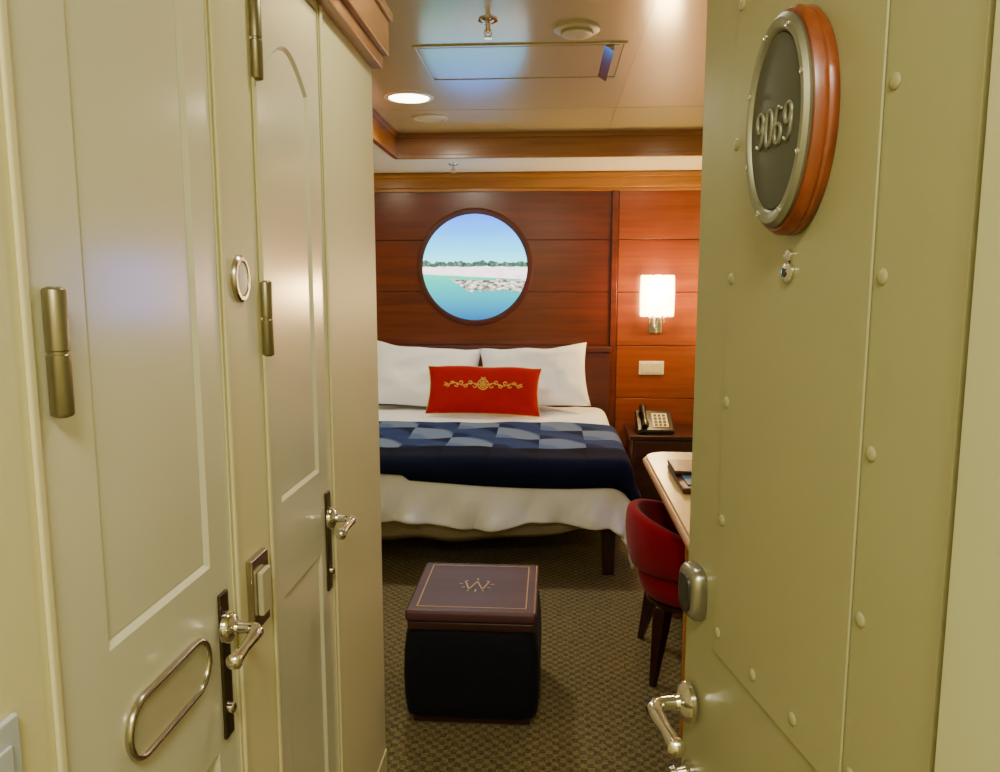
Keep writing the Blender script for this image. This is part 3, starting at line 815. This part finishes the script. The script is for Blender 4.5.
# ------------------------------------------------------------------ nightstand + phone
ns = empty('nightstand', (0.80, 5.40, 0), 'dark walnut nightstand beside the bed', 'nightstand')
boxes('cabinet', [(0.56, 1.10, 5.22, 5.675, 0.03, 0.44), (0.58, 1.08, 5.25, 5.65, 0, 0.03)], M['darkwood'], 0.004, parent=ns)
box('top', (0.54, 1.11, 5.20, 5.676, 0.442, 0.47), M['darkwood'], 0.004, parent=ns)
dr = box('drawer', (0.58, 1.08, 5.205, 5.219, 0.28, 0.43), M['darkwood'], 0.003, parent=ns)
lat('knob', [(0.006, 0), (0.006, 0.01), (0.012, 0.016), (0.008, 0.022)], (0.83, 5.205, 0.355), (0, -1, 0), M['nickel'], 16, parent=dr)
ph_c = Vector((0.725, 5.37, 0.472))
tel = empty('telephone', ph_c, 'black desk telephone with pale keypad on the nightstand', 'telephone')
def wedge(x0, x1, y0, y1, z0, zf, zb):
    v = [(x0, y0, z0), (x1, y0, z0), (x1, y1, z0), (x0, y1, z0), (x0, y0, zf), (x1, y0, zf), (x1, y1, zb), (x0, y1, zb)]
    f = [(0, 1, 2, 3), (4, 5, 6, 7), (0, 1, 5, 4), (1, 2, 6, 5), (2, 3, 7, 6), (3, 0, 4, 7)]
    return v, f
ZF, ZB2 = 0.500, 0.605
v, f = wedge(ph_c.x-.125, ph_c.x+.125, 5.26, 5.47, 0.472, ZF, ZB2)
o = put('body', v, f, M['black'], parent=tel); bevel(o, 0.008)
sl = (ZB2-ZF)/0.21
def onphone(x, y, up): return Vector((x, y-up*sl*0.9, ZF+(y-5.26)*sl+up))
def pbox(x0, x1, y0, y1, u0, u1):
    v = [onphone(x, y, u) for x in (x0, x1) for y in (y0, y1) for u in (u0, u1)]
    return v, [(0, 1, 3, 2), (4, 6, 7, 5), (0, 4, 5, 1), (2, 3, 7, 6), (0, 2, 6, 4), (1, 5, 7, 3)]
v, f = pbox(ph_c.x-.015, ph_c.x+.090, 5.29, 5.43, 0.001, 0.004); put('keypad', v, f, M['greyl'], parent=tel, label='pale keypad panel')
bt = []
for r in range(4):
    for c in range(3):
        x = ph_c.x-.003+c*.030; y = 5.30+r*.032
        bt.append(pbox(x, x+.020, y, y+.018, 0.0045, 0.009))
v, f = merge(bt); put('buttons', v, f, M['grey'], parent=tel)
hp = [onphone(ph_c.x-.075, 5.26+.21*i/8, 0.026+0.014*math.sin(math.pi*i/8)) for i in range(9)]
tub('handset', hp, [0.024, 0.027, 0.019, 0.016, 0.016, 0.016, 0.019, 0.027, 0.024], M['black'], 14, parent=tel)

# ------------------------------------------------------------------ desk
dk = empty('desk', (0.77, 2.9, 0), 'light maple built-in desk with honey wood edge', 'desk')
V, F = [], []
out = [(1.10, 1.95), (0.42, 1.95)]
cr_ = 0.10
out += [(0.42+cr_-cr_*math.cos(a), 3.43-cr_+cr_*math.sin(a)) for a in [i*math.pi/2/8 for i in range(9)]]
out += [(1.10, 3.43)]
n = len(out)
V = [(x, y, 0.722) for x, y in out]+[(x, y, 0.75) for x, y in out]
F = [tuple(range(n)), tuple(range(n, 2*n))]+[(i, (i+1) % n, n+(i+1) % n, n+i) for i in range(n)]
o = put('desktop', V, F, M['desk'], parent=dk); bevel(o, 0.003)
tub('edge_band', [(0.417, 1.96, 0.728)]+[(0.42+cr_-(cr_+.003)*math.cos(a), 3.43-cr_+(cr_+.003)*math.sin(a), 0.728) for a in [i*math.pi/2/8 for i in range(9)]]+[(1.08, 3.433, 0.728)], 0.013, M['deskedge'], 10, parent=dk)
box('side_panel', (0.425, 1.09, 2.33, 2.36, 0, 0.72), M['deskedge'], 0.003, parent=dk)
box('side_panel', (0.56, 1.09, 3.36, 3.39, 0, 0.72), M['deskedge'], 0.003, parent=dk)
box('back_panel', (1.07, 1.09, 2.365, 3.355, 0.2, 0.72), M['deskedge'], 0.002, parent=dk)
box('apron', (0.47, 0.49, 2.365, 3.355, 0.66, 0.718), M['deskedge'], 0.002, parent=dk)

fo = empty('leather_folder', (0.60, 2.95, 0.752), 'brown leather folder with blue paper on the desk', 'folder')
box('cover', (0.475, 0.72, 2.72, 3.10, 0.752, 0.772), M['leather'], 0.005, parent=fo)
box('insert', (0.50, 0.70, 2.76, 3.06, 0.7725, 0.776), M['blue'], 0.001, parent=fo)
box('flap', (0.475, 0.58, 2.90, 3.10, 0.7765, 0.792), M['leather'], 0.004, parent=fo)

# ------------------------------------------------------------------ chair
cc = Vector((0.570, 2.95, 0))
ch = empty('tub_chair', cc, 'dark red velvet tub chair with dark tapered legs at the desk', 'chair')
V, F = [], []
na = 40
a0, a1 = math.radians(75), math.radians(285)
def ring_profile(t):
    a = a0+(a1-a0)*t
    e = abs(2*t-1)
    ztop = 0.640-0.12*e**2.0; zb0 = 0.405+0.02*e
    ro_t, ro_b = 0.270, 0.252; th = 0.055
    pts = [(ro_b-th+.01, zb0), (ro_b-.01, zb0), (ro_b, zb0+.015), (ro_t+.004, (zb0+ztop)/2), (ro_t, ztop-.02), (ro_t-.012, ztop), (ro_t-th+.012, ztop), (ro_t-th, ztop-.02), (ro_b-th, zb0+.015)]
    return [(cc.x+r*math.cos(a), cc.y+r*math.sin(a)*1.02, z) for r, z in pts]
for i in range(na+1): V += ring_profile(i/na)
m8 = 9
for i in range(na):
    for k in range(m8): F.append((i*m8+k, i*m8+(k+1) % m8, (i+1)*m8+(k+1) % m8, (i+1)*m8+k))
F.append(tuple(range(m8))); F.append(tuple(na*m8+k for k in range(m8)))
o = put('backrest', V, F, M['redvel'], smooth=True, parent=ch, label='curved red velvet wraparound back')
md = o.modifiers.new('ss', 'SUBSURF'); md.levels = 1; md.render_levels = 2
lat('seat', [(0.17, 0.292), (0.195, 0.300), (0.212, 0.33), (0.218, 0.37), (0.212, 0.39), (0.20, 0.398), (0.17, 0.402)], cc, (0, 0, 1), M['redvel'], 48, parent=ch)
lat('seat_cushion', [(0.15, 0.403), (0.185, 0.408), (0.188, 0.43), (0.178, 0.447), (0.14, 0.455), (0.01, 0.46)], cc+Vector((0.015, 0, 0)), (0, 0, 1), M['redvel'], 48, parent=ch)
lat('seat_frame', [(0.15, 0.265), (0.185, 0.27), (0.185, 0.288), (0.16, 0.2915)], cc, (0, 0, 1), M['darkwood'], 48, parent=ch)
for dx_, dy_ in ((-1, -1), (-1, 1), (1, -1), (1, 1)):
    tp = cc+Vector((dx_*.135, dy_*.12, 0.268)); bt_ = cc+Vector((dx_*.178, dy_*.20, 0.0))
    v, f = sweep([bt_, bt_.lerp(tp, .5), tp], [0.015, 0.027, 0.040], 4)
    o = put('leg', v, f, M['legwood'], parent=ch); bevel(o, 0.002)

# ------------------------------------------------------------------ ottoman
ox0, ox1, oy0, oy1 = -0.485, -0.04, 2.44, 2.90
ot = empty('trunk_ottoman', ((ox0+ox1)/2, (oy0+oy1)/2, 0), 'dark navy storage ottoman with plum lid and gold inlay', 'ottoman')
lid = box('lid', (ox0, ox1, oy0, oy1, 0.368, 0.41), [M['lid']], 0.012, parent=ot, label='plum lid with gold inlaid border')
box('lid_rim', (ox0+.008, ox1-.008, oy0+.008, oy1-.008, 0.338, 0.367), M['lidside'], 0.004, parent=ot)
V, F = [], []
zz = [0.022, 0.035, 0.09, 0.17, 0.25, 0.315, 0.336]
bul = [0.002, 0.012, 0.019, 0.021, 0.019, 0.012, 0.0]
n4 = 56
cxo, cyo = (ox0+ox1)/2, (oy0+oy1)/2; hx, hy = (ox1-ox0)/2-.008, (oy1-oy0)/2-.012
for z, b_ in zip(zz, bul):
    for k in range(n4):
        a = 2*math.pi*(k+.5)/n4; ca, sa = math.cos(a), math.sin(a); e = 0.18
        V.append((cxo+(hx+b_)*math.copysign(abs(ca)**e, ca), cyo+(hy+b_)*math.copysign(abs(sa)**e, sa), z))
for i in range(len(zz)-1):
    for k in range(n4): F.append((i*n4+k, i*n4+(k+1) % n4, (i+1)*n4+(k+1) % n4, (i+1)*n4+k))
F.append(tuple(range(n4))); F.append(tuple((len(zz)-1)*n4+k for k in range(n4)))
put('body', V, F, M['navy'], smooth=True, parent=ot, label='dark navy padded body')
box('plinth', (ox0+.02, ox1-.02, oy0+.02, oy1-.02, 0, 0.021), M['lidside'], 0.004, parent=ot)
i_, w_ = 0.035, 0.004; zt = 0.4102
v, f = merge([boxgeo(ox0+i_, ox1-i_, oy0+i_, oy0+i_+w_, zt, zt+.001), boxgeo(ox0+i_, ox1-i_, oy1-i_-w_, oy1-i_, zt, zt+.001),
              boxgeo(ox0+i_, ox0+i_+w_, oy0+i_+w_, oy1-i_-w_, zt, zt+.001), boxgeo(ox1-i_-w_, ox1-i_, oy0+i_+w_, oy1-i_-w_, zt, zt+.001)])
put('inlay_border', v, f, M['goldline'], parent=lid, label='thin gold inlaid line')
V, F = [], []
cx, cy = cxo, cyo-.005
# radiating emblem: open W strokes at the centre of a ring of short pointed rays
def seg(x0, y0, x1, y1, wd_, z):
    b0 = len(V); V.extend([Vector((cx+x0-wd_, cy+y0, z)), Vector((cx+x0+wd_, cy+y0, z)), Vector((cx+x1+wd_, cy+y1, z)), Vector((cx+x1-wd_, cy+y1, z))])
    F.append((b0, b0+1, b0+2, b0+3))
wp = [(-.044, .040), (-.024, -.036), (0, .040), (.024, -.036), (.044, .040)]
for (x0, y0), (x1, y1) in zip(wp[:-1], wp[1:]): seg(x0, y0, x1, y1, .0030, zt+.002)
for a_, r0, r1 in ((90, .050, .074), (50, .052, .066), (130, .052, .066), (15, .050, .070), (165, .050, .070), (-20, .040, .060), (-160, .040, .060), (-90, .030, .064), (-60, .046, .062), (-120, .046, .062)):
    a = math.radians(a_)
    d = Vector((math.cos(a), math.sin(a), 0)); s = Vector((-d.y, d.x, 0)); c = Vector((cx, cy, zt+.0015))
    b0 = len(V); V.extend([c+d*r0, c+d*(r0*.6+r1*.4)+s*.0040, c+d*r1, c+d*(r0*.6+r1*.4)-s*.0040]); F.append((b0, b0+1, b0+2, b0+3))
put('star_emblem', V, F, M['goldline'], parent=lid, label='pale gold rayed emblem shaped like a W')

# ------------------------------------------------------------------ lights
def area(name, loc, size, power, col, rot=(0, 0, 0), sy=None, shape='RECTANGLE'):
    l = bpy.data.lights.new(name, 'AREA'); l.energy = power; l.color = col
    l.shape = shape; l.size = size
    if sy: l.size_y = sy
    o = bpy.data.objects.new(name, l); o.location = loc; o.rotation_euler = rot
    bpy.context.collection.objects.link(o); return o
warm = (1.0, 0.86, 0.58)
area('downlight_lamp', (-0.725, 4.0, ZC-.02), 0.18, 20, (1, .94, .74), shape='DISK')
area('bed_fill_lamp', (-1.3, 4.75, ZL-.02), 0.2, 5, warm, shape='DISK')  # added unseen light, evens the warm wash on the back wall
area('desk_downlight_lamp', (0.75, 4.1, ZC-.02), 0.2, 4, warm, shape='DISK')
area('hall_lamp', (0.0, -0.5, ZC-.03), 0.5, 42, (1.0, .94, .74), sy=0.5)
area('entry_lamp', (-0.05, 1.65, ZC-.03), 0.2, 8, (1, .93, .70), shape='DISK')
pl = bpy.data.lights.new('sconce_bulb', 'POINT'); pl.energy = 34; pl.color = (1, .62, .23); pl.shadow_soft_size = 0.08
o = bpy.data.objects.new('sconce_bulb', pl); o.location = (sx_, sy_-.20, 1.45); bpy.context.collection.objects.link(o)
wd = bpy.data.worlds.new('World'); SC.world = wd; wd.use_nodes = True
wd.node_tree.nodes['Background'].inputs[0].default_value = (0.9, 0.75, 0.5, 1)
wd.node_tree.nodes['Background'].inputs[1].default_value = 0.05

# ------------------------------------------------------------------ camera
w = math.radians(3.8); p = math.radians(7.6)
cd = bpy.data.cameras.new('camera'); cam = bpy.data.objects.new('camera', cd)
cd.sensor_width = 36; cd.sensor_fit = 'HORIZONTAL'; cd.lens = 36*770/1000
cd.clip_start = 0.02
cam.location = (0, 0, 1.5); cam.rotation_euler = (math.pi/2-p, 0, w)
bpy.context.collection.objects.link(cam); SC.camera = cam
